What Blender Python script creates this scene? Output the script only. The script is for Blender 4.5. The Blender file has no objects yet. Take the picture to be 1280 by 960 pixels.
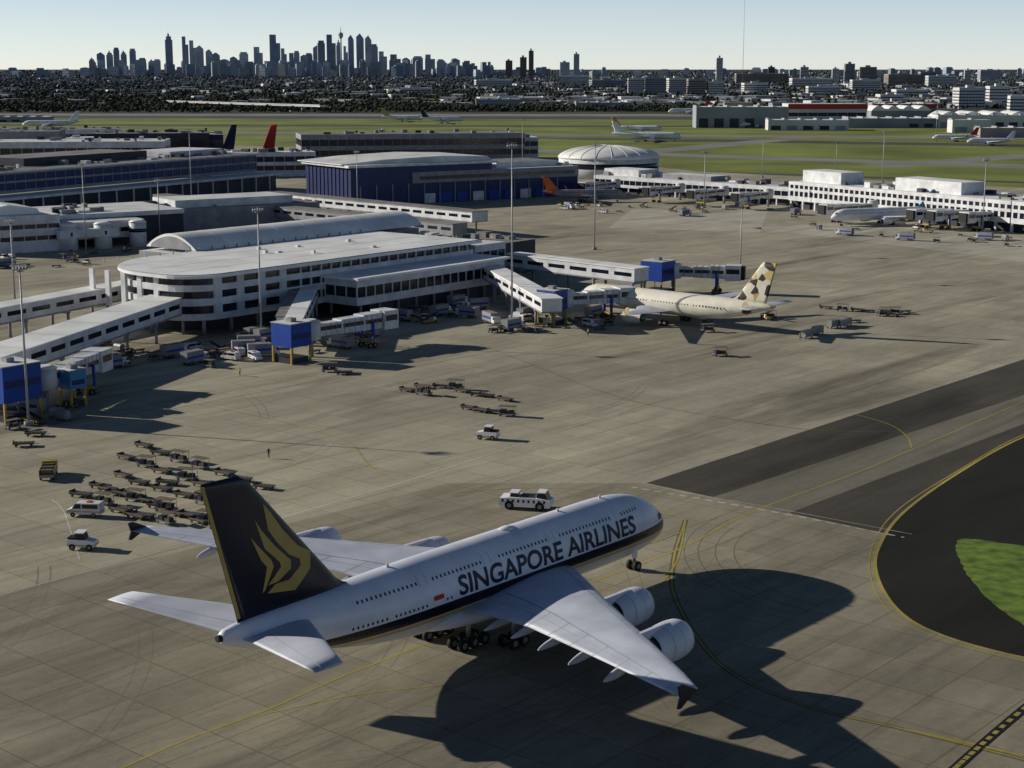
import numpy as np, math, bpy, bmesh, random
from mathutils import Vector, Matrix
R=random.Random(7)
# surveyed constants: eye height, focal, pitch, aircraft position/heading, sun slope
H,F,PT=61.53454,2015.41735,.19332
JX,JY,JH=18.6,197.2,.86093
SUNX,SUNY=2.61189,-.75377
SP,CP=math.sin(PT),math.cos(PT)
def G(u,v,z=0.0):
    a=(u-640)/F;b=(v-480)/F;k=(H-z)/(SP+b*CP)
    return (a*k,k*(CP-b*SP))
scene=bpy.context.scene
# ---------------------------------------------------------------- materials
MT={}
def mat(name,col,rough=.7,var=.15,scale=.5,metal=0.,spec=.3,bump=0.):
    if name in MT: return MT[name]
    m=bpy.data.materials.new(name); m.use_nodes=True; n=m.node_tree.nodes; l=m.node_tree.links
    b=n["Principled BSDF"]; b.inputs["Roughness"].default_value=rough; b.inputs["Metallic"].default_value=metal
    b.inputs["Specular IOR Level"].default_value=spec
    tc=n.new("ShaderNodeTexCoord"); no=n.new("ShaderNodeTexNoise"); no.inputs["Scale"].default_value=scale; no.inputs["Detail"].default_value=6
    l.new(tc.outputs["Object"],no.inputs["Vector"])
    mr=n.new("ShaderNodeMapRange"); mr.inputs[1].default_value=.3; mr.inputs[2].default_value=.7; mr.inputs[3].default_value=1-var; mr.inputs[4].default_value=1+var*.5
    l.new(no.outputs["Fac"],mr.inputs[0])
    mx=n.new("ShaderNodeVectorMath"); mx.operation='SCALE'; mx.inputs[0].default_value=col; l.new(mr.outputs[0],mx.inputs["Scale"])
    l.new(mx.outputs[0],b.inputs["Base Color"])
    if bump:
        bp=n.new("ShaderNodeBump"); bp.inputs["Strength"].default_value=bump; l.new(no.outputs["Fac"],bp.inputs["Height"]); l.new(bp.outputs[0],b.inputs["Normal"])
    MT[name]=m; return m
mat("white_paint",(.80,.80,.82),.45,.14,.25)
mat("roof_white",(.86,.86,.84),.5,.2,.10)
mat("roof_pale",(.70,.70,.69),.6,.25,.10)
mat("roof_grey",(.25,.24,.225),.7,.35,.12)
mat("wall_white",(.66,.67,.70),.6,.25,.3)
mat("wall_grey",(.27,.275,.30),.7,.25,.3)
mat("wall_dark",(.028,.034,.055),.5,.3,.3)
mat("wall_navy",(.012,.024,.12),.4,.2,.2)
mat("glass",(.010,.013,.024),.15,.3,.4,0,.5)
mat("blue_paint",(.010,.055,.34),.45,.15,.5)
mat("lightblue_paint",(.04,.22,.45),.45,.1,.5)
mat("steel",(.25,.25,.26),.45,.2,1,.5)
mat("mast_steel",(.42,.43,.45),.5,.1,1,.2)
mat("tyre",(.012,.012,.012),.8,.2,2)
mat("black",(.012,.012,.014),.6,.2,2)
mat("yellow_vehicle",(.42,.29,.05),.5,.3,1)
mat("orange",(.6,.13,.02),.5,.1,1)
mat("red_paint",(.45,.02,.025),.4,.1,.5)
mat("navy_paint",(.005,.006,.020),.3,.1,.5,0,.5)
mat("gold_paint",(.42,.30,.09),.4,.1,.5)
mat("cream_paint",(.76,.72,.62),.4,.12,.5)
mat("wood",(.075,.06,.042),.8,.3,1)
mat("brown_canvas",(.15,.125,.09),.8,.3,1)
mat("container",(.26,.27,.29),.4,.3,1,.5)
mat("skin",(.35,.2,.14),.6,.05,5)
mat("cloth_navy",(.03,.035,.06),.8,.1,5)
mat("hivis",(.7,.35,.03),.7,.1,5)
mat("grass",(.185,.225,.04),.95,.5,.012)
mat("grass_dry",(.19,.18,.06),.95,.4,.02)
mat("grass_near",(.14,.215,.03),.95,.55,.5,bump=.6)
mat("suburb_ground",(.05,.058,.05),.95,.4,.006)
mat("runway",(.24,.235,.22),.9,.25,.02)
mat("runway_dark",(.07,.07,.068),.9,.3,.02)
mat("foliage_dark",(.018,.028,.016),.95,.5,.02)
mat("foliage",(.036,.048,.022),.95,.5,.02)
mat("foliage_hazed",(.06,.075,.085),.95,.4,.01); mat("foliage_hazed2",(.085,.1,.115),.95,.4,.01)  # distant trees: aerial haze painted into the colour as a bluish tint
mat("roof_tile",(.2,.1,.07),.8,.3,.05); mat("far_white",(.62,.62,.62),.8,.2,.02); mat("far_grey",(.28,.30,.33),.8,.2,.02); mat("far_tan",(.35,.31,.27),.8,.2,.02); mat("far_brown",(.16,.13,.12),.8,.2,.02)
for i,c in enumerate([(.30,.36,.45),(.37,.42,.50),(.46,.49,.54),(.24,.29,.37)]): mat("hazed_tower_%d"%i,c,.8,.22,.01)  # skyline and far houses: bluish-grey distance haze mixed into the base colours

def pavement(name,col,joint=7.5,var=.22,jdark=.72,stain=.5):
    m=bpy.data.materials.new(name); m.use_nodes=True; n=m.node_tree.nodes; l=m.node_tree.links
    b=n["Principled BSDF"]; b.inputs["Roughness"].default_value=.88; b.inputs["Specular IOR Level"].default_value=.2
    tc=n.new("ShaderNodeTexCoord"); mp=n.new("ShaderNodeMapping"); mp.inputs["Rotation"].default_value=(0,0,-JH); l.new(tc.outputs["Object"],mp.inputs[0])
    fac=None
    def mul(a,bn):
        if a is None: return bn
        x=n.new("ShaderNodeMath"); x.operation='MULTIPLY'; l.new(a,x.inputs[0]); l.new(bn,x.inputs[1]); return x.outputs[0]
    for sc,lo,hi,stretch,a0,a1 in [(.018,1-var,1+var*.5,(.5,1,1),.35,.65),(.11,1-var*.7,1+var*.4,(.35,1,1),.35,.65),(.9,.90,1.05,(1,1,1),.3,.7),(.05,1-stain,1,(.12,1,1),.30,.44),(.30,1-stain*.35,1,(.06,1,1),.33,.5),(4,.9,1.07,(1,1,1),.3,.7)]:
        m2=n.new("ShaderNodeMapping"); m2.inputs["Scale"].default_value=stretch; l.new(mp.outputs[0],m2.inputs[0])
        no=n.new("ShaderNodeTexNoise"); no.inputs["Scale"].default_value=sc; no.inputs["Detail"].default_value=5; no.inputs["Roughness"].default_value=.62; no.inputs["Distortion"].default_value=.6; l.new(m2.outputs[0],no.inputs["Vector"])
        mr=n.new("ShaderNodeMapRange"); mr.inputs[1].default_value=a0; mr.inputs[2].default_value=a1; mr.inputs[3].default_value=lo; mr.inputs[4].default_value=hi; l.new(no.outputs["Fac"],mr.inputs[0])
        fac=mul(fac,mr.outputs[0])
    if joint:
        br=n.new("ShaderNodeTexBrick"); br.offset=0; br.inputs["Scale"].default_value=1; br.inputs["Brick Width"].default_value=joint; br.inputs["Row Height"].default_value=joint
        br.inputs["Mortar Size"].default_value=.10; br.inputs["Mortar Smooth"].default_value=.3
        br.inputs["Color1"].default_value=(1,1,1,1); br.inputs["Color2"].default_value=(.86,.86,.86,1); br.inputs["Mortar"].default_value=(jdark,)*3+(1,); l.new(mp.outputs[0],br.inputs["Vector"])
        fac=mul(fac,br.outputs["Color"])
    mx=n.new("ShaderNodeVectorMath"); mx.operation='SCALE'; mx.inputs[0].default_value=col; l.new(fac,mx.inputs["Scale"]); l.new(mx.outputs[0],b.inputs["Base Color"])
    MT[name]=m
pavement("concrete",(.43,.395,.295),7.5,.22,.64)
pavement("concrete_old",(.335,.302,.222),7.5,.32,.62,.5)
pavement("concrete_light",(.52,.49,.40),7.5,.15)
pavement("asphalt",(.080,.072,.058),0,.25)
pavement("asphalt_mid",(.20,.185,.145),0,.2)
pavement("asphalt_island",(.020,.019,.015),0,.3)
pavement("yellow_line",(.42,.34,.08),0,.3)
pavement("white_line",(.55,.53,.46),0,.35)
pavement("rubber_mark",(.26,.235,.172),0,.3)
pavement("rubber_dark",(.14,.128,.095),0,.3)
pavement("seal_line",(.20,.18,.13),0,.3)

# ---------------------------------------------------------------- mesh builder
class MB:
    def __init__(s,ox=0,oy=0,ang=0,oz=0): s.v=[];s.f=[];s.m=[];s.sm=[];s.mats=[];s.fr(ox,oy,ang,oz)
    def fr(s,ox=0,oy=0,ang=0,oz=0): s.o=(ox,oy,oz);s.c=math.cos(ang);s.s=math.sin(ang)
    def P(s,x,y,z): s.v.append((s.o[0]+x*s.c-y*s.s,s.o[1]+x*s.s+y*s.c,s.o[2]+z)); return len(s.v)-1
    def mi(s,m):
        if m not in s.mats: s.mats.append(m)
        return s.mats.index(m)
    def face(s,ids,m,sm=False): s.f.append(ids);s.m.append(s.mi(m));s.sm.append(sm)
    def poly(s,pts,m): s.face([s.P(*p) for p in pts],m)
    def box(s,x0,x1,y0,y1,z0,z1,m,top=None):
        i=[s.P(x,y,z) for z in(z0,z1) for x,y in((x0,y0),(x1,y0),(x1,y1),(x0,y1))]
        s.face([i[3],i[2],i[1],i[0]],m); s.face([i[4],i[5],i[6],i[7]],top or m)
        for a in range(4): b=(a+1)%4; s.face([i[a],i[b],i[b+4],i[a+4]],m)
    def prism(s,pts,z0,z1,m,top=None,sm=False):
        a=[s.P(x,y,z0) for x,y in pts]; b=[s.P(x,y,z1) for x,y in pts]; n=len(pts)
        s.face(a[::-1],m); s.face(b,top or m)
        for i in range(n): j=(i+1)%n; s.face([a[i],a[j],b[j],b[i]],m,sm)
    def xprism(s,pts,x0,x1,m):
        a=[s.P(x0,y,z) for y,z in pts]; b=[s.P(x1,y,z) for y,z in pts]; n=len(pts)
        s.face(a,m); s.face(b[::-1],m)
        for i in range(n): j=(i+1)%n; s.face([a[i],b[i],b[j],a[j]],m)
    def yprism(s,pts,y0,y1,m):
        a=[s.P(x,y0,z) for x,z in pts]; b=[s.P(x,y1,z) for x,z in pts]; n=len(pts)
        s.face(a,m); s.face(b[::-1],m)
        for i in range(n): j=(i+1)%n; s.face([a[i],b[i],b[j],a[j]],m)
    def rings(s,rs,m,sm=True,cap=True):
        ids=[[s.P(*p) for p in r] for r in rs]; n=len(rs[0])
        for k in range(len(ids)-1):
            for i in range(n):
                j=(i+1)%n; s.face([ids[k][i],ids[k][j],ids[k+1][j],ids[k+1][i]],m,sm)
        if cap: s.face(ids[0][::-1],m); s.face(ids[-1],m)
    def cyl(s,p0,p1,r0,r1,n,m,sm=True):
        a=Vector(p0);b=Vector(p1);d=(b-a).normalized(); t=Vector((0,0,1)) if abs(d.z)<.9 else Vector((1,0,0)); e=d.cross(t).normalized(); g=d.cross(e)
        s.rings([[tuple(c+e*(r*math.cos(2*math.pi*i/n))+g*(r*math.sin(2*math.pi*i/n))) for i in range(n)] for c,r in((a,r0),(b,r1))],m,sm)
    def wheel(s,x,y,r,w,m="tyre"): s.cyl((x,y-w/2,r),(x,y+w/2,r),r,r,14,m); s.cyl((x,y-w/2-.02,r),(x,y+w/2+.02,r),r*.5,r*.5,10,"steel")
    def mesh(s,name):
        me=bpy.data.meshes.new(name); me.from_pydata(s.v,[],s.f)
        for m in s.mats: me.materials.append(MT[m])
        me.polygons.foreach_set("material_index",s.m); me.polygons.foreach_set("use_smooth",s.sm)
        bm=bmesh.new(); bm.from_mesh(me); bmesh.ops.recalc_face_normals(bm,faces=bm.faces); bm.to_mesh(me); bm.free(); me.update(); return me
    def build(s,name,parent=None):
        o=bpy.data.objects.new(name,s.mesh(name)); scene.collection.objects.link(o)
        if parent: o.parent=parent
        return o
def inst(name,me,x,y,a=0,z=0,sc=1):
    o=bpy.data.objects.new(name,me); scene.collection.objects.link(o); o.location=(x,y,z+.04); o.rotation_euler=(0,0,a); o.scale=(sc,sc,sc); return o

# ---------------------------------------------------------------- ground
def sheet(name,pts,z,m):
    b=MB(); b.poly([(x,y,z) for x,y in pts],m); me=b.mesh(name)
    if me.polygons[0].normal.z<0:
        bm=bmesh.new(); bm.from_mesh(me); bmesh.ops.reverse_faces(bm,faces=bm.faces); bm.to_mesh(me); bm.free()
    o=bpy.data.objects.new(name,me); scene.collection.objects.link(o); return o
def cr(pts,n=10):
    P=[np.array(p,float) for p in pts]; P=[2*P[0]-P[1]]+P+[2*P[-1]-P[-2]]; o=[]
    for i in range(1,len(P)-2):
        for k in range(n):
            t=k/n; a,b,c,d=P[i-1:i+3]
            o.append(.5*((2*b)+(c-a)*t+(2*a-5*b+4*c-d)*t*t+(3*b-a-3*c+d)*t**3))
    o.append(P[-2]); return o
def ribbon(mb,pts,w,z,m,dash=None):
    pts=[np.array(p) for p in pts]
    nrm=[]
    for i in range(len(pts)):
        a=pts[max(i-1,0)];b=pts[min(i+1,len(pts)-1)];d=b-a;d=d/(np.linalg.norm(d)+1e-9);nrm.append(np.array([-d[1],d[0]]))
    if dash:
        for i in range(len(pts)-1):
            seg=pts[i+1]-pts[i];l=np.linalg.norm(seg);k=0
            while k<l:
                e=min(k+dash[0],l); a=pts[i]+seg*k/l; b=pts[i]+seg*e/l; n=nrm[i]*w/2
                mb.poly([(a[0]-n[0],a[1]-n[1],z),(b[0]-n[0],b[1]-n[1],z),(b[0]+n[0],b[1]+n[1],z),(a[0]+n[0],a[1]+n[1],z)],m); k+=dash[1]
        return
    for i in range(len(pts)-1):
        a,b=pts[i],pts[i+1];na,nb=nrm[i]*w/2,nrm[i+1]*w/2
        mb.poly([(a[0]-na[0],a[1]-na[1],z),(b[0]-nb[0],b[1]-nb[1],z),(b[0]+nb[0],b[1]+nb[1],z),(a[0]+na[0],a[1]+na[1],z)],m)
def line(name,px,w,m,z=.032,dash=None,n=10):
    mb=MB(); ribbon(mb,cr([G(*p) for p in px],n),w,z,m,dash); return mb.build(name)
sheet("ground",[(-60000,-500),(60000,-500),(60000,90000),(-60000,90000)],0,"suburb_ground")
sheet("airfield_grass",[(-1500,700),(1500,700),(1900,2250),(-1900,2250)],.004,"grass")
sheet("apron",[(-700,60),(500,60),G(1500,300),G(1300,236),G(870,214),G(700,196),G(300,182),(-700,1250)],.012,"concrete")
sheet("apron_old_concrete",[G(*p) for p in [(-60,760),(0,742),(230,688),(560,604),(800,604),(1110,668),(1098,720),(1130,770),(1280,822),(1400,850),(1500,1040),(-200,1040)]],.016,"concrete_old")
sheet("taxiway_asphalt",[G(*p) for p in [(808,604),(1280,449),(1400,410),(1400,560),(1280,546),(1200,592),(1112,668)]],.020,"asphalt")
sheet("taxiway_asphalt_strip",[G(*p) for p in [(890,622),(1280,494),(1400,452),(1400,488),(1280,530),(985,642)]],.024,"asphalt_mid")
sheet("taxiway_patch",[G(*p) for p in [(1060,540),(1210,493),(1225,503),(1075,552)]],.028,"asphalt")
isl=[(1400,500),(1280,546),(1200,590),(1130,640),(1098,685),(1097,722),(1125,765),(1180,795),(1280,822),(1400,840)]
ip=cr([G(*p) for p in isl],8)
sheet("taxiway_island_asphalt",[tuple(p) for p in ip],.022,"asphalt_island")
gpx=[(1400,690),(1280,682),(1215,674),(1196,678),(1202,705),(1225,738),(1280,782),(1400,850)]
gp=cr([G(*p) for p in gpx],12)
sheet("grass",[(p[0]+R.uniform(-.15,.15),p[1]+R.uniform(-.15,.15)) for p in gp],.028,"grass_near")
gr=MB()
cx=[p[0] for p in gp];cy=[p[1] for p in gp]
def inside(x,y):
    c=False;n=len(gp)
    for i in range(n):
        j=i-1
        if (cy[i]>y)!=(cy[j]>y) and x<(cx[j]-cx[i])*(y-cy[i])/(cy[j]-cy[i])+cx[i]: c=not c
    return c
for _ in range(9000):
    x=R.uniform(min(cx),52);y=R.uniform(min(cy),max(cy))
    if inside(x,y):
        a=R.uniform(0,6.3);w=.12;h=R.uniform(.08,.3); gr.poly([(x-w*math.cos(a),y-w*math.sin(a),.03),(x+w*math.cos(a),y+w*math.sin(a),.03),(x+R.uniform(-.1,.1),y+R.uniform(-.1,.1),.03+h)],"grass_near")
gr.build("grass_tufts")
line("taxiway_edge_line",isl,.45,"yellow_line",.03,n=14)
iso=[(a+(-7 if a<1150 else 0),b+(5 if b>700 else -3)) for a,b in isl]
line("taxiway_edge_line",iso,.2,"yellow_line",.03,n=14)
line("taxi_line",[(100,985),(160,957),(235,924),(330,889),(430,845),(560,795),(700,742),(850,686),(940,640),(1090,583),(1280,502),(1400,455)],.3,"yellow_line")
line("taxi_line",[(330,893),(450,868),(600,850),(720,815),(800,760),(838,715),(850,690),(857,650)],.22,"yellow_line",.036)
line("taxi_line_border",[(857,650),(842,700),(845,750),(900,830),(1000,880),(1130,912),(1280,950),(1400,985)],.7,"rubber_dark",.030)
line("taxi_line",[(857,650),(842,700),(845,750),(900,830),(1000,880),(1130,912),(1280,950),(1400,985)],.25,"yellow_line",.040)
line("taxi_line",[(235,503),(330,522),(400,540),(440,556),(462,582),(500,603),(560,616),(660,610),(780,618),(857,650)],.2,"yellow_line",.044)
line("taxi_line",[(600,430),(700,470),(760,492),(830,510),(1000,536),(1138,540)],.2,"seal_line",.036)
line("taxi_line",[(1062,516),(1110,530),(1133,545),(1140,560)],.25,"yellow_line",.036)
line("taxi_line",[(770,690),(810,680),(856,664)],.25,"yellow_line",.048)
line("stop_bar_line",[(790,609),(950,637),(1130,672)],.45,"white_line",.037,dash=(.9,1.8))
line("stop_bar_line",[(800,607),(960,634),(1140,668)],.15,"white_line",.037)
line("holding_line_base",[(1170,985),(1200,955),(1280,886),(1400,790)],1.0,"black",.050)
line("holding_line",[(1170,985),(1200,955),(1280,886),(1400,790)],.45,"yellow_line",.054,dash=(.9,1.8))
line("taxi_line",[(1130,912),(1190,925),(1280,945)],.5,"yellow_line",.046)
line("apron_line",[(-60,762),(0,744),(235,680),(520,598),(830,498),(1280,362),(1400,325)],.28,"white_line")
line("apron_line",[(500,560),(830,462),(1280,335)],.22,"white_line")
line("apron_line",[(65,625),(80,640),(100,700)],.25,"white_line")
line("apron_line",[(170,520),(420,470),(470,440)],.15,"seal_line")
line("apron_line",[(700,310),(1000,330),(1280,352)],.2,"white_line")
for k in range(34):
    u=R.uniform(-50,900);v=R.uniform(720,940) if k<26 else R.uniform(430,620);x,y=G(u,v);rr=R.uniform(25,90);t0=R.gauss(JH-1.57,.7);ln=R.uniform(.3,.9);w=R.uniform(.1,.22);mm="rubber_mark"
    mb=MB()
    for off in (0,1.5): ribbon(mb,[(x-rr*math.cos(t0)+(rr+off)*math.cos(t0+ln*(i/16-.5)),y-rr*math.sin(t0)+(rr+off)*math.sin(t0+ln*(i/16-.5))) for i in range(17)],w,.0165+.00004*k,mm)
    mb.build("tyre_mark")
for k in range(4):
    rr=27+k*2.1+R.uniform(-.5,.5); cx_,cy_=G(1180,700); mb=MB(); ribbon(mb,[(cx_+rr*math.cos(t),cy_+rr*math.sin(t)) for t in np.linspace(2.5,3.9,30)],.16,.0194+.00003*k,"seal_line"); mb.build("tyre_mark")
for px in [[(790,262),(960,262),(950,290),(760,285)],[(940,285),(1100,275),(1300,300),(1300,330),(1150,310)]]:
    sheet("apron_light_concrete",[G(*p) for p in px],.0145,"concrete_light")
rz=.0045
for a,b,w,m in [((400,179),(1400,212),40,"runway"),((560,170),(1400,184),50,"runway_dark"),((-100,163),(1400,173),50,"runway"),((-100,156),(1400,159),50,"runway_dark"),((-100,145),(1400,148),170,"runway_dark"),((-100,143),(1400,145),90,"runway"),((700,200),(1000,172),30,"runway"),((1100,208),(1400,186),30,"runway"),((820,213),(1400,232),14,"runway_dark"),((500,192),(1400,222),10,"grass_dry"),((300,168),(1400,178),30,"grass_dry")]:
    rz+=.0005; mb=MB(); ribbon(mb,[G(*a),G(*b)],w,rz,m); mb.build("airfield_grass" if "grass" in m else "runway")

# ---------------------------------------------------------------- jumbo jet
ST=np.array([(0,5.2,.03,.03),(.25,5.22,.65,.7),(.8,5.32,1.25,1.3),(1.8,5.55,1.95,2.05),(3.2,5.85,2.5,2.75),(5,6.15,2.95,3.35),(7.5,6.4,3.3,3.85),(10.5,6.55,3.5,4.12),(14,6.6,3.57,4.2),(42,6.6,3.57,4.2),(47,6.7,3.5,4.05),(52,7.0,3.25,3.65),(57,7.45,2.8,3.1),(62,8.0,2.15,2.4),(66.5,8.55,1.4,1.6),(69.5,8.95,.8,.95),(70.4,9.05,.5,.55),(70.5,9.05,.2,.2)])
def FS(d):
    k=int(np.searchsorted(ST[:,0],d)-1); k=max(0,min(k,len(ST)-2)); a,b=ST[k],ST[k+1]; h=b[0]-a[0]; t=(d-a[0])/h
    def sl(i):
        if i==0: return (ST[1]-ST[0])/(ST[1,0]-ST[0,0])
        if i==len(ST)-1: return (ST[i]-ST[i-1])/(ST[i,0]-ST[i-1,0])
        s0=(ST[i]-ST[i-1])/(ST[i,0]-ST[i-1,0]);s1=(ST[i+1]-ST[i])/(ST[i+1,0]-ST[i,0])
        return np.where(s0*s1>0,2*s0*s1/(s0+s1+1e-12),0)
    m0,m1=sl(k),sl(k+1)
    o=(2*t**3-3*t*t+1)*a+(t**3-2*t*t+t)*h*m0+(-2*t**3+3*t*t)*b+(t**3-t*t)*h*m1
    return o[1],o[2],o[3]
def SY(d,z):
    zc,hw,hh=FS(d); return hw*math.sqrt(max(0,1-((z-zc)/hh)**2))
m=bpy.data.materials.new("livery_paint"); m.use_nodes=True; n=m.node_tree.nodes; l=m.node_tree.links; b=n["Principled BSDF"]; b.inputs["Roughness"].default_value=.32
tc=n.new("ShaderNodeTexCoord"); sx=n.new("ShaderNodeSeparateXYZ"); l.new(tc.outputs["Object"],sx.inputs[0])
mr=n.new("ShaderNodeMapRange"); mr.inputs[1].default_value=0; mr.inputs[2].default_value=12; l.new(sx.outputs["Z"],mr.inputs[0])
rp=n.new("ShaderNodeValToRGB"); rp.color_ramp.interpolation='CONSTANT'; l.new(mr.outputs[0],rp.inputs[0])
W=(.74,.765,.86,1); els=[(0,(.52,.54,.62,1)),(4.55,(.42,.30,.09,1)),(4.95,(.6,.6,.62,1)),(5.03,(.42,.30,.09,1)),(5.13,(.005,.006,.020,1)),(6.26,W)]
e=rp.color_ramp.elements; e[0].position=0;e[0].color=els[0][1];e[1].position=els[1][0]/12;e[1].color=els[1][1]
for p,c in els[2:]: x=e.new(p/12); x.color=c
no=n.new("ShaderNodeTexNoise"); no.inputs["Scale"].default_value=.35; no.inputs["Detail"].default_value=7; l.new(tc.outputs["Object"],no.inputs["Vector"])
m2=n.new("ShaderNodeMapRange"); m2.inputs[1].default_value=.3; m2.inputs[2].default_value=.7; m2.inputs[3].default_value=.86; m2.inputs[4].default_value=1.03; l.new(no.outputs[0],m2.inputs[0])
mx=n.new("ShaderNodeVectorMath"); mx.operation='SCALE'; l.new(rp.outputs[0],mx.inputs[0]); l.new(m2.outputs[0],mx.inputs["Scale"]); l.new(mx.outputs[0],b.inputs["Base Color"])
MT["livery_paint"]=m
mat("wing_grey",(.54,.57,.66),.4,.2,.25); mat("wing_line",(.2,.21,.25),.6,.2,.5); mat("panel_line",(.42,.44,.5),.6,.2,.5); mat("nacelle_white",(.68,.70,.79),.3,.12,.4); mat("text_navy",(.008,.010,.045),.4,.1,.5)
jet=bpy.data.objects.new("jumbo_jet",None); scene.collection.objects.link(jet); jet.location=(JX,JY,.03); jet.rotation_euler=(0,0,JH)
fu=MB(); ds=sorted(set(list(np.linspace(0,1,9)**1.6*5)+list(np.arange(5,70.4,1.3))+[70.4,70.5])); rs=[]
for d in ds:
    zc,hw,hh=FS(d); rs.append([(-d,hw*math.sin(2*math.pi*i/56),zc+hh*math.cos(2*math.pi*i/56)) for i in range(56)])
fu.rings(rs,"livery_paint"); fu.build("fuselage",jet)
bf=MB(); rs=[]
for d in np.linspace(19.5,46,20):
    t=(d-19.5)/26.5; s=math.sin(math.pi*t)**.45; rs.append([(-d,(.2+4.15*s)*math.cos(a),3.6+(.1+1.75*s)*math.sin(a)) for a in np.linspace(0,2*math.pi,33)[:-1]])
bf.rings(rs,"nacelle_white"); bf.build("belly_fairing",jet)
def naca(t,T): return 5*T*(.2969*math.sqrt(t)-.126*t-.3516*t*t+.2843*t**3-.1015*t**4)
TT=[0,.01,.04,.1,.2,.35,.5,.65,.8,.92,1]
def lerp_st(st,y):
    for a,b in zip(st,st[1:]):
        if y<=b[0]: t=(y-a[0])/(b[0]-a[0]); return [a[i]+(b[i]-a[i])*t for i in range(len(a))]
    return list(st[-1])
def wing(mb,st,sgn,m,n=3):
    ys=[]
    for a,b in zip(st,st[1:]): ys+=[a[0]+(b[0]-a[0])*k/n for k in range(n)]
    ys.append(st[-1][0]); rs=[]
    for y in ys:
        _,l0,t0,z,T=lerp_st(st,y); c=t0-l0
        up=[(-(l0+c*t),sgn*y,z+naca(t,T)*1.15) for t in TT]; lo=[(-(l0+c*t),sgn*y,z-naca(t,T)*.85) for t in TT[::-1][1:-1]]
        rs.append(up+lo)
    mb.rings(rs,m)
def wtop(st,y,t,sgn,off=.012):
    _,l0,t0,z,T=lerp_st(st,y); return (-(l0+(t0-l0)*t),sgn*y,z+naca(t,T)*1.15+off)
WS=[(0,19.5,40,4.2,2.6),(3.5,21.3,40.5,4.45,2.5),(8,25,40.9,5.1,1.75),(14,29.8,42.2,5.75,1.2),(26,38.9,46.8,6.8,.75),(36,46.4,50.6,7.6,.45),(39.3,49.2,51.9,7.9,.28)]
HS=[(0,60,68.5,8.5,.9),(2,61,68.7,8.7,.85),(15.1,69,72.3,10.0,.25)]
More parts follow.
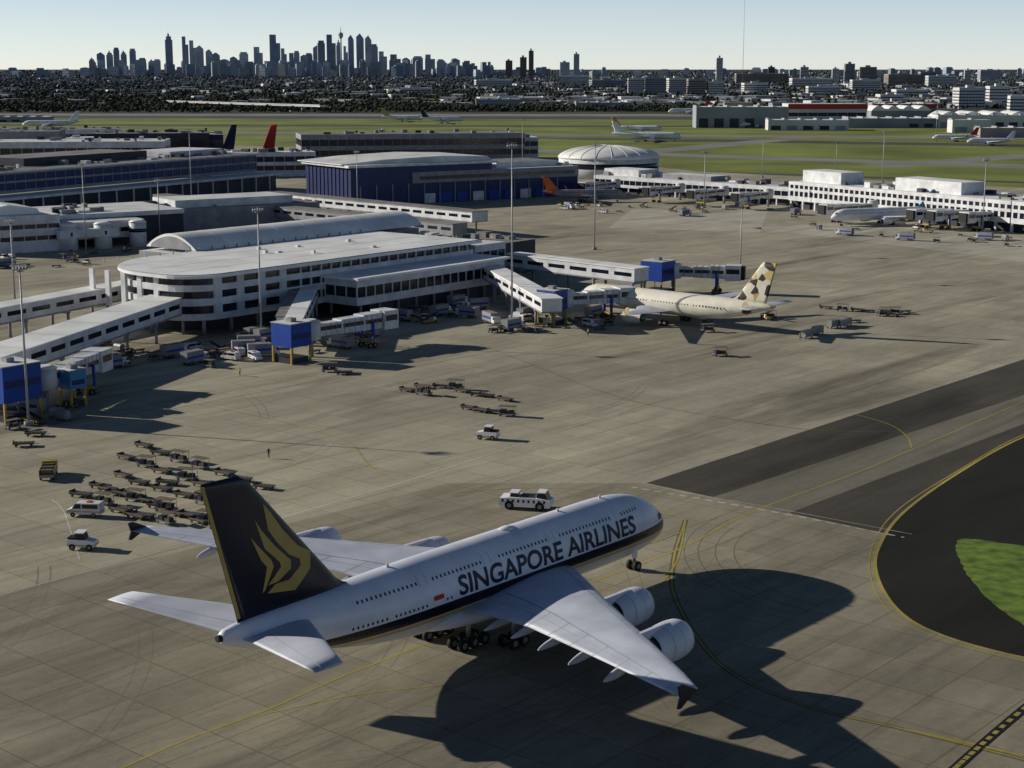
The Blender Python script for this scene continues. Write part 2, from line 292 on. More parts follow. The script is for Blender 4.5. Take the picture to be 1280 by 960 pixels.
for sgn,side in((-1,"right"),(1,"left")):
    w=MB(); wing(w,WS,sgn,"wing_grey",4)
    for t in (.13,.68,.8):
        ysl=np.linspace(4.5,38,26)
        for a,bb in zip(ysl,ysl[1:]):
            p=[wtop(WS,a,t,sgn),wtop(WS,bb,t,sgn),wtop(WS,bb,t+.009,sgn),wtop(WS,a,t+.009,sgn)]; w.poly(p,"wing_line" if t==.68 else "panel_line")
    for y in [6,9.5,13.5,17.5,21.5,25.5,29.5,33.5,37]:
        for t0,t1 in((.0,.13),(.68,.999)):
            for k in range(4):
                ta=t0+(t1-t0)*k/4;tb=t0+(t1-t0)*(k+1)/4
                w.poly([wtop(WS,y,ta,sgn),wtop(WS,y+.08,ta,sgn),wtop(WS,y+.08,tb,sgn),wtop(WS,y,tb,sgn)],"panel_line")
    fp=[(-49.4,7.9),(-51.5,8.95),(-52.2,8.9),(-51.9,7.9),(-52.3,6.9),(-51.8,6.8)]
    w.yprism(fp,sgn*39.3-.08,sgn*39.3+.08,"navy_paint")
    for y in (8.5,13,18,23.5,29.5):
        _,l0,t0,z,T=lerp_st(WS,y); c=t0-l0; rs=[]
        for k in range(11):
            t=k/10; d=t0-.38*c+(.38*c+1.8)*t; r=.48*math.sin(math.pi*min(1,.08+.9*t))**.6; zz=z-.35-.5*t
            rs.append([(-d,sgn*y+r*.8*math.cos(a),zz+r*math.sin(a)) for a in np.linspace(0,2*math.pi,13)[:-1]])
        w.rings(rs,"wing_grey")
    w.build("wing_"+side,jet)
    for nm,y in(("inner",14.9),("outer",25.7)):
        _,l0,t0,z,T=lerp_st(WS,y); x0=l0-6.5; zc=z-1.95; e=MB(); A=np.linspace(0,2*math.pi,33)[:-1]
        rs=[[(-(x0+d),sgn*y+r*math.cos(a),zc+r*math.sin(a)) for a in A] for d,r in [(1.6,1.42),(.9,1.45),(.3,1.5),(.05,1.6),(0,1.7),(.12,1.82),(.6,1.98),(1.6,2.08),(3,2.05),(4.5,1.85),(5.4,1.6)]]
        e.rings(rs[3:],"nacelle_white",cap=False); e.rings(rs[:5],"steel",cap=False)
        e.cyl((-(x0+1.5),sgn*y,zc),(-(x0+1.6),sgn*y,zc),1.46,1.46,28,"black"); e.cyl((-(x0+.9),sgn*y,zc),(-(x0+1.5),sgn*y,zc),.05,.45,14,"steel")
        for k in range(20):
            a=k*math.pi/10; e.poly([(-(x0+1.48),sgn*y+rr*math.cos(a+da),zc+rr*math.sin(a+da)) for rr,da in((.4,0),(1.42,.05),(1.42,.2),(.4,.2))],"steel")
        A2=np.linspace(0,2*math.pi,33)
        for dd,r in ((1.95,2.085),(3.6,2.0)):
            for a,a2 in zip(A2,A2[1:]): e.poly([(-(x0+dd),sgn*y+r*math.cos(a),zc+r*math.sin(a)),(-(x0+dd),sgn*y+r*math.cos(a2),zc+r*math.sin(a2)),(-(x0+dd+.07),sgn*y+r*math.cos(a2),zc+r*math.sin(a2)),(-(x0+dd+.07),sgn*y+r*math.cos(a),zc+r*math.sin(a))],"panel_line")
        e.rings([[(-(x0+d),sgn*y+r*math.cos(a),zc+r*math.sin(a)) for a in A] for d,r in[(5.2,1.3),(5.9,1.2),(7.0,.8)]],"steel"); e.cyl((-(x0+6.8),sgn*y,zc),(-(x0+7.9),sgn*y,zc),.5,.08,16,"black")
        e.yprism([(-(x0+1.2),zc+1.9),(-(x0+3),zc+2.2),(-(l0+1.2),z+.3),(-(l0+3),z-.1),(-(x0+7.2),zc+.9),(-(x0+4.6),zc+1.5)],sgn*y-.22,sgn*y+.22,"nacelle_white")
        e.build("engine_%s_%s"%(nm,side),jet)
    h=MB(); wing(h,HS,sgn,"wing_grey",5)
    ysl=np.linspace(2.5,14.5,10)
    for a,bb in zip(ysl,ysl[1:]): h.poly([wtop(HS,a,.7,sgn),wtop(HS,bb,.7,sgn),wtop(HS,bb,.715,sgn),wtop(HS,a,.715,sgn)],"panel_line")
    h.build("tailplane_"+side,jet)
VS=[(9.6,51.5,68.3,0,.9),(11.0,55.3,68.6,0,1.15),(24.0,67.0,72.2,0,.42),(24.25,67.9,72.1,0,.1)]
fn=MB(); rs=[]
for k in range(25):
    z=9.6+(24.25-9.6)*k/24; _,l0,t0,_,T=lerp_st(VS,z); c=t0-l0
    rs.append([(-(l0+c*t),naca(t,T),z) for t in TT]+[(-(l0+c*t),-naca(t,T),z) for t in TT[::-1][1:-1]])
fn.rings(rs,"navy_paint")
def fy(d,z):
    _,l0,t0,_,T=lerp_st(VS,z); t=min(1,max(0,(d-l0)/(t0-l0))); return naca(t,T)
for z0 in np.linspace(10.4,23.2,17):
    z1=z0+.8
    for sg in(-1,1):
        p=[]
        for z,o in((z0,.42),(z0,.02),(z1,.02),(z1,.42)):
            _,l0,t0,_,T=lerp_st(VS,z); d=t0-o; p.append((-d,sg*(fy(d,z)+.03),z))
        fn.poly(p,"gold_paint")
fn.build("tail_fin",jet)
def toFin(u,v,yb=-.3):
    a=(u-640)/F;b=(v-480)/F; dw=Vector((a,CP-b*SP,-SP-b*CP)); o=Vector((0-JX,0-JY,H)); c,s=math.cos(-JH),math.sin(-JH)
    rot=lambda w:Vector((w.x*c-w.y*s,w.x*s+w.y*c,w.z)); o=rot(o);dw=rot(dw); t=(yb-o.y)/dw.y; p=o+dw*t; return (-p.x,p.z)
BIRD=[[(329,630),(338,640),(352,661),(372,682),(388,689),(386,710),(367,737),(334,742),(343,730),(360,724),(374,706),(373,698),(360,693),(345,678),(334,662)],
[(318,650),(325,662),(342,682),(362,700),(362,710),(346,727),(334,732),(341,722),(350,708),(348,702),(330,686)],
[(313,672),(322,683),(338,700),(341,708),(331,738),(328,742),(331,722),(333,709),(326,701)]]
bd=MB()
for pl in BIRD:
    dz=[toFin(*p) for p in pl]
    for sg in(-1,1): bd.poly([(-d,sg*(fy(d,min(24,z))+.03),z) for d,z in dz],"gold_paint")
me=bd.mesh("bird_emblem"); bm=bmesh.new(); bm.from_mesh(me); bmesh.ops.triangulate(bm,faces=bm.faces); bmesh.ops.subdivide_edges(bm,edges=bm.edges,cuts=3,use_grid_fill=True)
for v in bm.verts: v.co.y=math.copysign(fy(-v.co.x,min(24,v.co.z))+.03,v.co.y)
bm.to_mesh(me); bm.free(); o=bpy.data.objects.new("bird_emblem",me); scene.collection.objects.link(o); o.parent=jet
def lettering(txt,d0,d1,z0,hgt,m,side=-1):
    cu=bpy.data.curves.new("t",'FONT'); cu.body=txt; cu.offset=.026; cu.resolution_u=4; to=bpy.data.objects.new("t",cu); scene.collection.objects.link(to)
    me=bpy.data.meshes.new_from_object(to.evaluated_get(bpy.context.evaluated_depsgraph_get())); bpy.data.objects.remove(to)
    xs=[v.co.x for v in me.vertices]; ys=[v.co.y for v in me.vertices]; x0,x1,y0,y1=min(xs),max(xs),min(ys),max(ys)
    bm=bmesh.new(); bm.from_mesh(me); bmesh.ops.triangulate(bm,faces=bm.faces); bmesh.ops.subdivide_edges(bm,edges=bm.edges,cuts=3,use_grid_fill=True)
    for v in bm.verts:
        t=(v.co.x-x0)/(x1-x0); zz=z0+hgt*(v.co.y-y0)/(y1-y0)
        d=d0+(d1-d0)*t; v.co=Vector((-d,side*(SY(d,zz)+.025),zz))
    bm.to_mesh(me); bm.free(); me.materials.clear(); me.materials.append(MT[m]); o=bpy.data.objects.new("lettering",me); scene.collection.objects.link(o); o.parent=jet
lettering("SINGAPORE AIRLINES",41.2,9.6,6.5,2.15,"text_navy",-1)
lettering("SINGAPORE AIRLINES",9.6,41.2,6.5,2.15,"text_navy",1)
wn=MB()
def patch(d0,d1,z0,z1,m,off=.02,side=-1):
    k=3
    for i in range(k):
        za=z0+(z1-z0)*i/k;zb=z0+(z1-z0)*(i+1)/k
        wn.poly([(-d0,side*(SY(d0,za)+off),za),(-d1,side*(SY(d1,za)+off),za),(-d1,side*(SY(d1,zb)+off),zb),(-d0,side*(SY(d0,zb)+off),zb)],m)
for side in(-1,1):
    d=8.5
    while d<55:
        if not any(abs(d-q)<1.0 for q in (13,24.5,35.5,45.5)): patch(d,d+.22,9.0,9.3,"glass",.02,side)
        d+=.62
    d=7
    while d<60:
        zz=5.5+max(0,d-52)*.05
        patch(d,d+.22,zz,zz+.3,"black",.02,side)
        if 42<d<57 and (int(d*1.6)%9): patch(d,d+.22,6.55,6.85,"glass",.022,side)
        d+=.62
    for q in (13,24.5,35.5,45.5):
        for a,bq in((q,q+.05),(q+1.1,q+1.15)): patch(a,bq,8.75,9.9,"wing_line",.015,side)
    patch(43.6,45.1,6.95,7.45,"red_paint",.024,side); patch(43.6,45.1,6.5,6.93,"white_paint",.024,side)
    for k in range(3):
        a=1.75+k*.62; patch(a,a+.52,6.55+.03*k,7.15+.08*k,"glass",.03,side)
wn.build("cabin_windows",jet)
g=MB()
def bogie(x,y,rows,w=1.5,r=.7,strut=3.2):
    for k in range(rows):
        xx=x+(k-(rows-1)/2)*1.65
        for s in(-.5,.5): g.wheel(xx,y+s*w,r,.52)
    g.cyl((x-(rows-1)*.82,y,.7),(x+(rows-1)*.82,y,.7),.18,.18,8,"steel"); g.cyl((x,y,.7),(x,y,strut),.25,.3,10,"steel")
bogie(-5.2,0,1,1.0,.62,3.4); bogie(-35.5,-6.2,2,1.5,.7,3.8); bogie(-35.5,6.2,2,1.5,.7,3.8); bogie(-38.8,-2.6,3); bogie(-38.8,2.6,3)
g.box(-6.6,-5.5,-.75,-.69,1.9,3.1,"nacelle_white"); g.box(-6.6,-5.5,.69,.75,1.9,3.1,"nacelle_white")
g.build("landing_gear",jet)
aa=MB()
for d in(12,20,48): aa.yprism([(-d,10.6 if d<40 else 10.45),(-d-.6,10.6 if d<40 else 10.4),(-d-.5,11.2),(-d-.3,11.2)],-.03,.03,"white_paint")
rs=[[(-28-3*t,.7*math.sin(math.pi*max(.02,min(.98,t)))**.6*math.cos(a),10.7+.35*math.sin(math.pi*max(.02,min(.98,t)))*math.sin(a)) for a in np.linspace(0,2*math.pi,13)[:-1]] for t in np.linspace(0,1,8)]
aa.rings(rs,"white_paint"); aa.cyl((-70.4,0,9.05),(-70.9,0,9.1),.38,.3,14,"black"); aa.build("antennas",jet)

# ---------------------------------------------------------------- generic airliner
m=bpy.data.materials.new("desert_pattern"); m.use_nodes=True; n=m.node_tree.nodes; l=m.node_tree.links; b=n["Principled BSDF"]; b.inputs["Roughness"].default_value=.4
tc=n.new("ShaderNodeTexCoord"); vo=n.new("ShaderNodeTexVoronoi"); vo.inputs["Scale"].default_value=.55; l.new(tc.outputs["Object"],vo.inputs["Vector"]); sp=n.new("ShaderNodeSeparateColor"); l.new(vo.outputs["Color"],sp.inputs[0])
rp=n.new("ShaderNodeValToRGB"); rp.color_ramp.interpolation='CONSTANT'; l.new(sp.outputs[0],rp.inputs[0]); e=rp.color_ramp.elements; e[0].color=(.66,.62,.5,1); e[1].position=.36; e[1].color=(.45,.31,.12,1)
for p,c in((.56,(.70,.67,.6,1)),(.68,(.04,.03,.03,1)),(.84,(.55,.42,.18,1))): x=e.new(p); x.color=c
l.new(rp.outputs[0],b.inputs["Base Color"]); MT["desert_pattern"]=m
def airliner(name,x,y,ang,L=60,Rr=2.85,span=60,fin=17,bodym="white_paint",tail="white_paint",rear=None):
    e0=bpy.data.objects.new(name,None); scene.collection.objects.link(e0); e0.location=(x,y,.03); e0.rotation_euler=(0,0,ang)
    zc=Rr+2.0; f=MB()
    prof=[(0,-.5,.02),(.01,-.45,.3),(.03,-.3,.6),(.06,-.12,.83),(.1,-.02,.97),(.13,0,1),(.66,0,1),(.76,.1,.9),(.86,.3,.62),(.94,.5,.34),(.995,.62,.12),(1,.62,.03)]
    rs=[[(-t*L,Rr*k*math.sin(a),zc+Rr*o+Rr*k*math.cos(a)) for a in np.linspace(0,2*math.pi,25)[:-1]] for t,o,k in prof]
    f.rings(rs[:9],bodym,cap=False); f.rings(rs[8:],rear or bodym,cap=False)
    n=int(L*.8)
    for sd in(-1,1):
        for i in range(n):
            d=L*.1+i*L*.7/n
            if i%14==7: continue
            f.poly([(-d,sd*(Rr*.985+.03),zc+.35),(-d-.3,sd*(Rr*.985+.03),zc+.35),(-d-.3,sd*(Rr*.95+.03),zc+.75),(-d,sd*(Rr*.95+.03),zc+.75)],"glass")
        f.poly([(-L*.026,sd*Rr*.42,zc+Rr*.18),(-L*.045,sd*Rr*.66,zc+Rr*.28),(-L*.045,sd*Rr*.5,zc+Rr*.5),(-L*.03,sd*Rr*.3,zc+Rr*.33)],"glass")
    f.build("fuselage",e0); s2=span/2
    ws=[(0,L*.33,L*.53,zc-Rr*.6,1.6*L/60),(Rr,L*.35,L*.53,zc-Rr*.55,1.4*L/60),(s2*.35,L*.44,L*.56,zc-Rr*.3,.8),(s2,L*.6,L*.635,zc+Rr*.35,.25)]
    hs=[(0,L*.86,L*.95,zc+Rr*.45,.5),(s2*.33,L*.93,L*.98,zc+Rr*.7,.2)]
    for sg in(-1,1):
        w=MB(); wing(w,ws,sg,"wing_grey"); wing(w,hs,sg,"wing_grey"); w.yprism([(-L*.605,zc+Rr*.35),(-L*.63,zc+Rr*.35+1.8),(-L*.645,zc+Rr*.35+1.8),(-L*.635,zc+Rr*.35)],sg*s2-.06,sg*s2+.06,tail); w.build("wing",e0)
        ye=s2*.33; r=1.5*L/60; xe=L*.375; ze=zc-Rr*.45-r*1.05; en=MB(); A=np.linspace(0,2*math.pi,19)[:-1]
        en.rings([[(-(xe+d*r*2),sg*ye+q*r*math.cos(a),ze+q*r*math.sin(a)) for a in A] for d,q in[(0,.88),(.05,1),(.5,1.1),(1.2,1.0),(1.8,.75)]],bodym,cap=False); en.cyl((-(xe+r*.4),sg*ye,ze),(-(xe+r*.5),sg*ye,ze),r*.98,r*.98,16,"black"); en.cyl((-(xe+3.4*r),sg*ye,ze),(-(xe+4.3*r),sg*ye,ze),r*.6,r*.2,12,"steel")
        en.box(-(xe+4*r),-(xe+r),sg*ye-.15,sg*ye+.15,ze+r*.8,ze+r*1.35,bodym); en.build("engine",e0)
    v=MB(); zt=zc+Rr*.85; st=[(zt-.3,L*.78,L*.955,0,.7),(zt+1,L*.82,L*.96,0,.6),(fin,L*.935,L*1.0,0,.2)]; rs=[]
    for k in range(9):
        z=st[0][0]+(fin-st[0][0])*k/8; _,l0,t0,_,T=lerp_st(st,z); c=t0-l0; rs.append([(-(l0+c*t),naca(t,T),z) for t in TT]+[(-(l0+c*t),-naca(t,T),z) for t in TT[::-1][1:-1]])
    v.rings(rs,tail); v.build("tail_fin",e0)
    gg=MB()
    for xx,yy,rr in((-L*.1,0,.4),(-L*.5,-L*.08,.6),(-L*.5,L*.08,.6)):
        gg.wheel(xx,yy-.4,rr,.4);gg.wheel(xx,yy+.4,rr,.4);gg.cyl((xx,yy,rr),(xx,yy,zc-Rr*.6),.15,.2,8,"steel")
        if rr>.5: gg.wheel(xx-1.4,yy-.4,rr,.4);gg.wheel(xx-1.4,yy+.4,rr,.4)
    gg.build("landing_gear",e0); return e0
x,y=G(728,389); airliner("airliner",x-1,y,math.radians(139),59,2.9,58,17,"cream_paint","desert_pattern","desert_pattern")
def AL(u,v,deg,**k): x,y=G(u,v); return airliner("airliner",x,y,math.radians(deg),**k)
AL(1038,283,200,L=50,Rr=2.4,span=46,fin=13.5,tail="lightblue_paint")
AL(782,252,10,L=40,Rr=2.0,span=34,fin=12,bodym="wall_grey",tail="orange",rear="orange")
AL(232,205,168,L=64,Rr=3,span=60,fin=26,tail="red_paint")
AL(190,200,175,L=60,Rr=3,span=60,fin=24,tail="text_navy")
AL(28,160,185,L=60,Rr=3,span=60,fin=18); AL(530,152,0,L=50,Rr=2.6,span=50,fin=16,tail="gold_paint"); AL(580,154,10,L=50,fin=15,tail="text_navy")
AL(852,177,-8,L=60,Rr=3,span=60,fin=17); AL(828,166,-10,L=50,Rr=2.5,span=50,fin=15,tail="gold_paint"); AL(925,160,190,L=40,Rr=2,span=34,fin=12); AL(1165,177,180,L=40,Rr=2,span=34,fin=12,tail="red_paint"); AL(1208,182,180,L=40,Rr=2,span=34,fin=12)
AL(985,163,200,L=40,Rr=2,span=34,fin=12,tail="red_paint"); AL(835,143,190,L=60,Rr=3,span=50,fin=20,tail="red_paint")

# ---------------------------------------------------------------- buildings
def storeys(b,x0,x1,y0,y1,bands,pier=4.,wall="wall_white",glass="glass",roof="roof_white",inset=.35,pw=.25):
    zt=bands[-1][1]; b.box(x0+inset,x1-inset,y0+inset,y1-inset,bands[0][0]+.01,zt-.05,glass)
    for z0,z1 in bands: b.box(x0,x1,y0,y1,z0,z1,wall,roof if z1==zt else None)
    for (a0,a1),(b0,b1) in zip(bands,bands[1:]):
        k=max(1,int((x1-x0)/pier))
        for i in range(k+1):
            xx=x0+(x1-x0-pw)*i/k
            b.box(xx,xx+pw,y0+.05,y0+inset+.05,a1,b0,wall); b.box(xx,xx+pw,y1-inset-.05,y1-.05,a1,b0,wall)
        k=max(1,int((y1-y0)/pier))
        for i in range(1,k):
            yy=y0+(y1-y0)*i/k
            b.box(x0+.05,x0+inset+.05,yy,yy+pw,a1,b0,wall); b.box(x1-inset-.05,x1-.05,yy,yy+pw,a1,b0,wall)
def rooftop(b,x0,x1,y0,y1,z,n,mats=("wall_grey","wall_white","roof_grey","wall_dark")):
    for _ in range(n):
        w,d,h=R.uniform(1,5),R.uniform(1,4),R.uniform(.6,2.2); x=R.uniform(x0,x1-w);y=R.uniform(y0,y1-d); b.box(x,x+w,y,y+d,z+.002,z+h+R.random()*.01,R.choice(mats))
PO=G(237,346,14.5); PA=math.radians(52)
b=MB(PO[0],PO[1],PA)
def slab_outline(x0,x1,y0,y1,r):
    pts=[(x1,y0),(x1,y1),(x0+24,y1)]
    for k in range(13):
        t=math.pi/2+math.pi/2*k/12; pts.append((x0+24+24*math.cos(t),y1-24+24*math.sin(t)))
    for k in range(9):
        t=math.pi+math.pi/2*k/8; pts.append((x0+r+r*math.cos(t),y0+r+r*math.sin(t)))
    return pts
def fl(i,z0,z1,m,top=None): b.prism(slab_outline(i,104-i,i,40,10),z0,z1,m,top)
fl(-1.2,13.6,14.3,"white_paint","roof_white"); fl(-.6,14.301,14.5,"wall_grey","roof_white")
fl(1.0,3.6,13.6,"glass")
for z0,z1 in((3.5,5.0),(6.9,8.6),(10.3,11.8)): fl(.5,z0,z1,"wall_white")
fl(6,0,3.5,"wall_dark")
x=8
while x<102:
    wdt=2.2 if x<30 else .35
    b.box(x,x+wdt,.52,1.3,5,13.6,"wall_white"); x+=7 if x<30 else 3.6
for k in range(12): b.cyl((6+k*8.5,2.5,0),(6+k*8.5,2.5,3.5),.45,.45,10,"wall_grey")
for k in range(5): b.box(.52,1.2,12+k*6,13.6+k*6,5,13.6,"wall_white")
vp=[(39+20*t,13.9+4.6*math.sin(math.pi*(.03+.94*t))**.8) for t in np.linspace(0,1,41)]
b.xprism(vp,36,126,"roof_white")
for k in range(9): b.xprism([(p[0],p[1]+.04) for p in vp],36.2+k*11.2,36.5+k*11.2,"roof_pale")
b.xprism([(vp[4][0],14.6)]+[(p[0],p[1]-.7) for p in vp[5:-5]]+[(vp[-5][0],14.6)],35.8,35.99,"wall_grey")
b.box(33,126,40.5,58.5,0,13.7,"wall_grey","roof_pale"); b.box(60,118,58.5,76,0,11,"wall_grey","roof_grey")
b.box(104,126,8,40,0,11.5,"wall_dark","roof_grey"); rooftop(b,105,124,11,38,11.5,12); storeys(b,106,120,2,10,[(3,4.5),(7,8),(10.5,12.5)],3,roof="roof_pale"); b.box(126,150,14,34,0,10,"wall_dark","roof_grey"); rooftop(b,127,148,15,33,10,8)
for _ in range(8):
    x=R.uniform(15,98);y=R.uniform(5,36); b.box(x,x+R.uniform(.6,1.6),y,y+1,14.502,14.5+R.uniform(.3,.8),"roof_pale")
for k in range(3): b.box(4,102,9+k*10,9.1+k*10,14.502,14.53,"roof_pale")
for k in range(22): b.box(6+k*4.4,6.2+k*4.4,38.6,39,14.5,15.4,"wall_grey")
storeys(b,44,103,-11,.4,[(3.6,5.6),(8.2,10.0)],3.2)
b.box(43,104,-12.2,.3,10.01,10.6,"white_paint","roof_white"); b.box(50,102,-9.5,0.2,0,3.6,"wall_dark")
for k in range(9): b.cyl((46+k*7,-10.2,0),(46+k*7,-10.2,3.6),.35,.35,8,"wall_grey")
b.build("terminal_pier")

def corridor(name,p1,p2,w,z1,z2,h=3.2,wall="wall_white",roof="roof_white",legs=True,win=True):
    L=math.hypot(p2[0]-p1[0],p2[1]-p1[1]); a=math.atan2(p2[1]-p1[1],p2[0]-p1[0]); b=MB(p1[0],p1[1],a); n=max(1,int(L/7))
    def seg(xa,xb,y0,y1,o0,o1,m):
        za,zb=z1+(z2-z1)*xa/L,z1+(z2-z1)*xb/L
        i=[b.P(xa,y0,za+o0),b.P(xb,y0,zb+o0),b.P(xb,y1,zb+o0),b.P(xa,y1,za+o0),b.P(xa,y0,za+o1),b.P(xb,y0,zb+o1),b.P(xb,y1,zb+o1),b.P(xa,y1,za+o1)]
        for f in((3,2,1,0),(4,5,6,7),(0,1,5,4),(1,2,6,5),(2,3,7,6),(3,0,4,7)): b.face([i[q] for q in f],m)
    seg(0,L,-w/2,w/2,0,h,wall); seg(-.2,L+.2,-w/2-.25,w/2+.25,h+.003,h+.25,roof); seg(.1,L-.1,-w/2-.12,w/2+.12,-.35,-.003,"wall_grey")
    for i in range(n):
        xa=L*i/n+1.0;xb=L*(i+1)/n-1.0
        if win:
            for y0,y1 in((-w/2-.03,-w/2+.1),(w/2-.1,w/2+.03)): seg(xa,xb,y0,y1,h*.38,h*.68,"glass")
        if i%2==0: seg(L*i/n,L*i/n+.1,-w/2-.1,w/2+.1,h+.251,h+.3,"roof_pale")
    if legs:
        for x in np.arange(min(6,L/2),L,14):
            z=z1+(z2-z1)*x/L
            for yy in(-w/2+.5,w/2-.5): b.cyl((x,yy,0),(x,yy,z-.3),.35,.35,8,"wall_grey")
            b.box(x-.3,x+.3,-w/2,w/2,z-.9,z-.36,"wall_grey")
    return b.build(name)
def jetbridge(p1,p2,z=4.6,cabm="blue_paint"):
    L=math.hypot(p2[0]-p1[0],p2[1]-p1[1]); a=math.atan2(p2[1]-p1[1],p2[0]-p1[0]); b=MB(p1[0],p1[1],a)
    b.cyl((0,0,z-.5),(0,0,z+3.4),2.2,2.2,20,"wall_white"); b.cyl((0,0,z+3.4),(0,0,z+3.9),2.4,1.2,20,"roof_pale"); b.cyl((0,0,0),(0,0,z-.5),.6,.6,12,"wall_grey")
    for i,(t0,t1,w,hh) in enumerate(((.04,.42,2.6,2.7),(.36,.72,3.0,3.0),(.66,.94,3.4,3.3))):
        b.box(L*t0,L*t1,-w/2,w/2,z-.1*i,z+hh,"wall_white")
        for x in np.arange(L*t0+.8,L*t1-.4,1.6): b.box(x,x+.12,-w/2-.05,w/2+.05,z-.1*i-.05,z+hh+.05,"wall_grey")
        for sd in(-1,1): b.box(L*t0+.5,L*t1-.5,sd*w/2-.03,sd*w/2+.03,z+1.2,z+2.1,"glass")
    b.box(L*.93,L*.93+4.4,-2.3,2.3,z-.6,z+3.6,cabm); b.box(L*.93+.4,L*.93+4.0,-2.34,2.34,z+1.3,z+2.6,"glass"); b.box(L*.93+4.4,L*.93+5.4,-1.8,1.8,z-.4,z+3.2,"black")
    x=L*.78; b.box(x-.6,x+.6,-2.2,2.2,1.2,1.8,"yellow_vehicle")
    for sd in(-1,1): b.box(x-.3,x+.3,sd*2-.2,sd*2+.2,1.2,z+1.5,"blue_paint"); b.wheel(x-.7,sd*1.6,.6,.5); b.wheel(x+.7,sd*1.6,.6,.5)
    for k in range(8): b.box(L*.86-k*.35,L*.86-k*.35+.3,2.3,3.2,z-.6-k*.55,z-.5-k*.55,"steel")
    return b.build("jet_bridge")
def sup(u,v,w,h,m="blue_paint",z0=0,name="bridge_support_tower"):
    x,y=G(u,v); b=MB(x,y,PA); b.box(-w/2,w/2,-w/2,w/2,z0+3.6,h,m,"roof_pale"); b.box(-w/2+.4,w/2-.4,-w/2-.02,w/2+.02,h*.62,h*.75,"wall_navy")
    b.box(-w/2-.1,w/2+.1,-w/2-.1,w/2+.1,h+.002,h+.2,"wall_grey","roof_pale"); b.box(-.8,.8,-.8,.8,h+.2,h+1,"wall_grey")
    for a in(-1,1):
        for c in(-1,1): b.box(a*w/2-.25*a-.2,a*w/2-.25*a+.2,c*w/2-.25*c-.2,c*w/2-.25*c+.2,0,z0+3.6,"yellow_vehicle")
    b.box(-w/2+.5,w/2-.5,-w/2+.5,w/2-.5,0,1.2,"wall_dark"); return b.build(name)
corridor("elevated_walkway",G(222,368,8.5),G(-75,465,7.5),9,5.2,4.2,3.6)
corridor("elevated_walkway",G(190,348,8.5),G(-40,388,8.5),6,5.2,4.8,3.4)
sup(14,522,8,10); jetbridge(G(56,472,6),G(118,450,6),4.4,"wall_white"); sup(92,508,3.6,7,"lightblue_paint")
corridor("walkway_ramp",G(395,340,9),G(366,398,8),3.6,5.6,4.6,2.8)
corridor("walkway_ramp",G(378,342,9),G(352,392,8),2.4,5.6,4.6,2.6,roof="roof_grey",legs=False)
sup(365,452,6,8.5); p1=G(388,412,6);jetbridge(p1,G(478,398,6),4.4,"wall_white")
corridor("walkway_ramp",G(604,328,8.5),G(690,372,8),5.0,5.6,4.6,3.0)
sup(690,405,5.4,8.5); jetbridge(G(706,372,6),G(775,368,6),4.3,"wall_white")
corridor("elevated_walkway",G(640,318,8.5),G(802,336,8.5),6,5.4,5.2,3.4); sup(822,366,7,9); jetbridge(G(842,338,6),G(912,340,6),4.4,"wall_white")
def dirn(p,q): return math.atan2(q[1]-p[1],q[0]-p[0]),math.hypot(q[0]-p[0],q[1]-p[1])
p=G(440,259); qn=G(722,244); a,L=dirn(p,qn); b=MB(p[0],p[1],a)
b.box(0,L,0,45,0,14,"wall_navy","roof_grey"); b.box(L*.25,L,-.6,44,9.5,14.5,"wall_grey","roof_pale"); b.box(-2,L*.62,-1,46,17.5,18.6,"wall_white","roof_white"); b.box(0,L*.6,0.1,45,14,17.5,"wall_navy")
b.yprism([(-3,18.62),(L*.62,18.62),(L*.6,20.5),(L*.4,21.4),(L*.15,20.5),(-3,19)],4,48,"roof_pale")
b.box(L*.66,L*.95,8,36,14.51,17,"wall_white","roof_grey")
for k in range(14): b.box(4+k*L/15,4+k*L/15+.5,-.5,0,0,9.4,"wall_grey")
for k in range(8): b.box(L*.3+k*9,L*.3+k*9+6,-.25,-.02,.2,4.5,"blue_paint" if k%3 else "wall_white")
b.box(L*.28,L*.98,-.7,-.62,11,12.6,"glass")
for k in range(12): b.box(-.4,0,k*3.8,k*3.8+.3,0,17.4,"wall_dark")
rooftop(b,L*.65,L,3,40,14.5,14); b.build("airport_terminal")
p=G(762,222); b=MB(p[0],p[1]+10,0); b.cyl((0,0,0),(0,0,11),29,29,40,"wall_white"); b.cyl((0,0,5.5),(0,0,8.5),29.1,29.1,40,"glass")
rs=[[(29.5*c*math.cos(t),29.5*c*math.sin(t),11+7*s) for t in np.linspace(0,2*math.pi,41)[:-1]] for c,s in((math.cos(k*math.pi/18),math.sin(k*math.pi/18)) for k in range(10))]
b.rings(rs[:9],"roof_white")
for k in range(20):
    for i in range(8): p0=rs[i][k*2];p1=rs[i+1][k*2]; b.cyl((p0[0],p0[1],p0[2]+.05),(p1[0],p1[1],p1[2]+.05),.15,.15,4,"roof_pale",False)
b.build("domed_terminal")
p=G(742,240);qn=G(985,258);a,L=dirn(p,qn);b=MB(p[0],p[1],a); storeys(b,0,L,0,22,[(3.2,4.6),(6.8,8.6)],4,roof="roof_pale"); b.box(0,L,3,21,0,3.2,"wall_dark"); rooftop(b,2,L-2,2,20,8.6,40)
for k in range(12): b.box(3+k*L/12,3+k*L/12+.6,.2,.8,0,3.2,"wall_white")
b.box(L*.35,L*.6,4,18,8.6,11,"wall_grey","roof_pale"); b.box(L*.03,L*.22,4,18,8.6,12,"wall_white","roof_white"); b.build("terminal_pier")
p=G(985,260);qn=G(1236,288);a,L=dirn(p,qn);b=MB(p[0],p[1],a); storeys(b,0,L+60,0,24,[(3.6,5.6),(7.8,9.0),(10.6,12)],3.2,pw=1.0); b.box(0,L+60,3,22,0,3.6,"wall_dark")
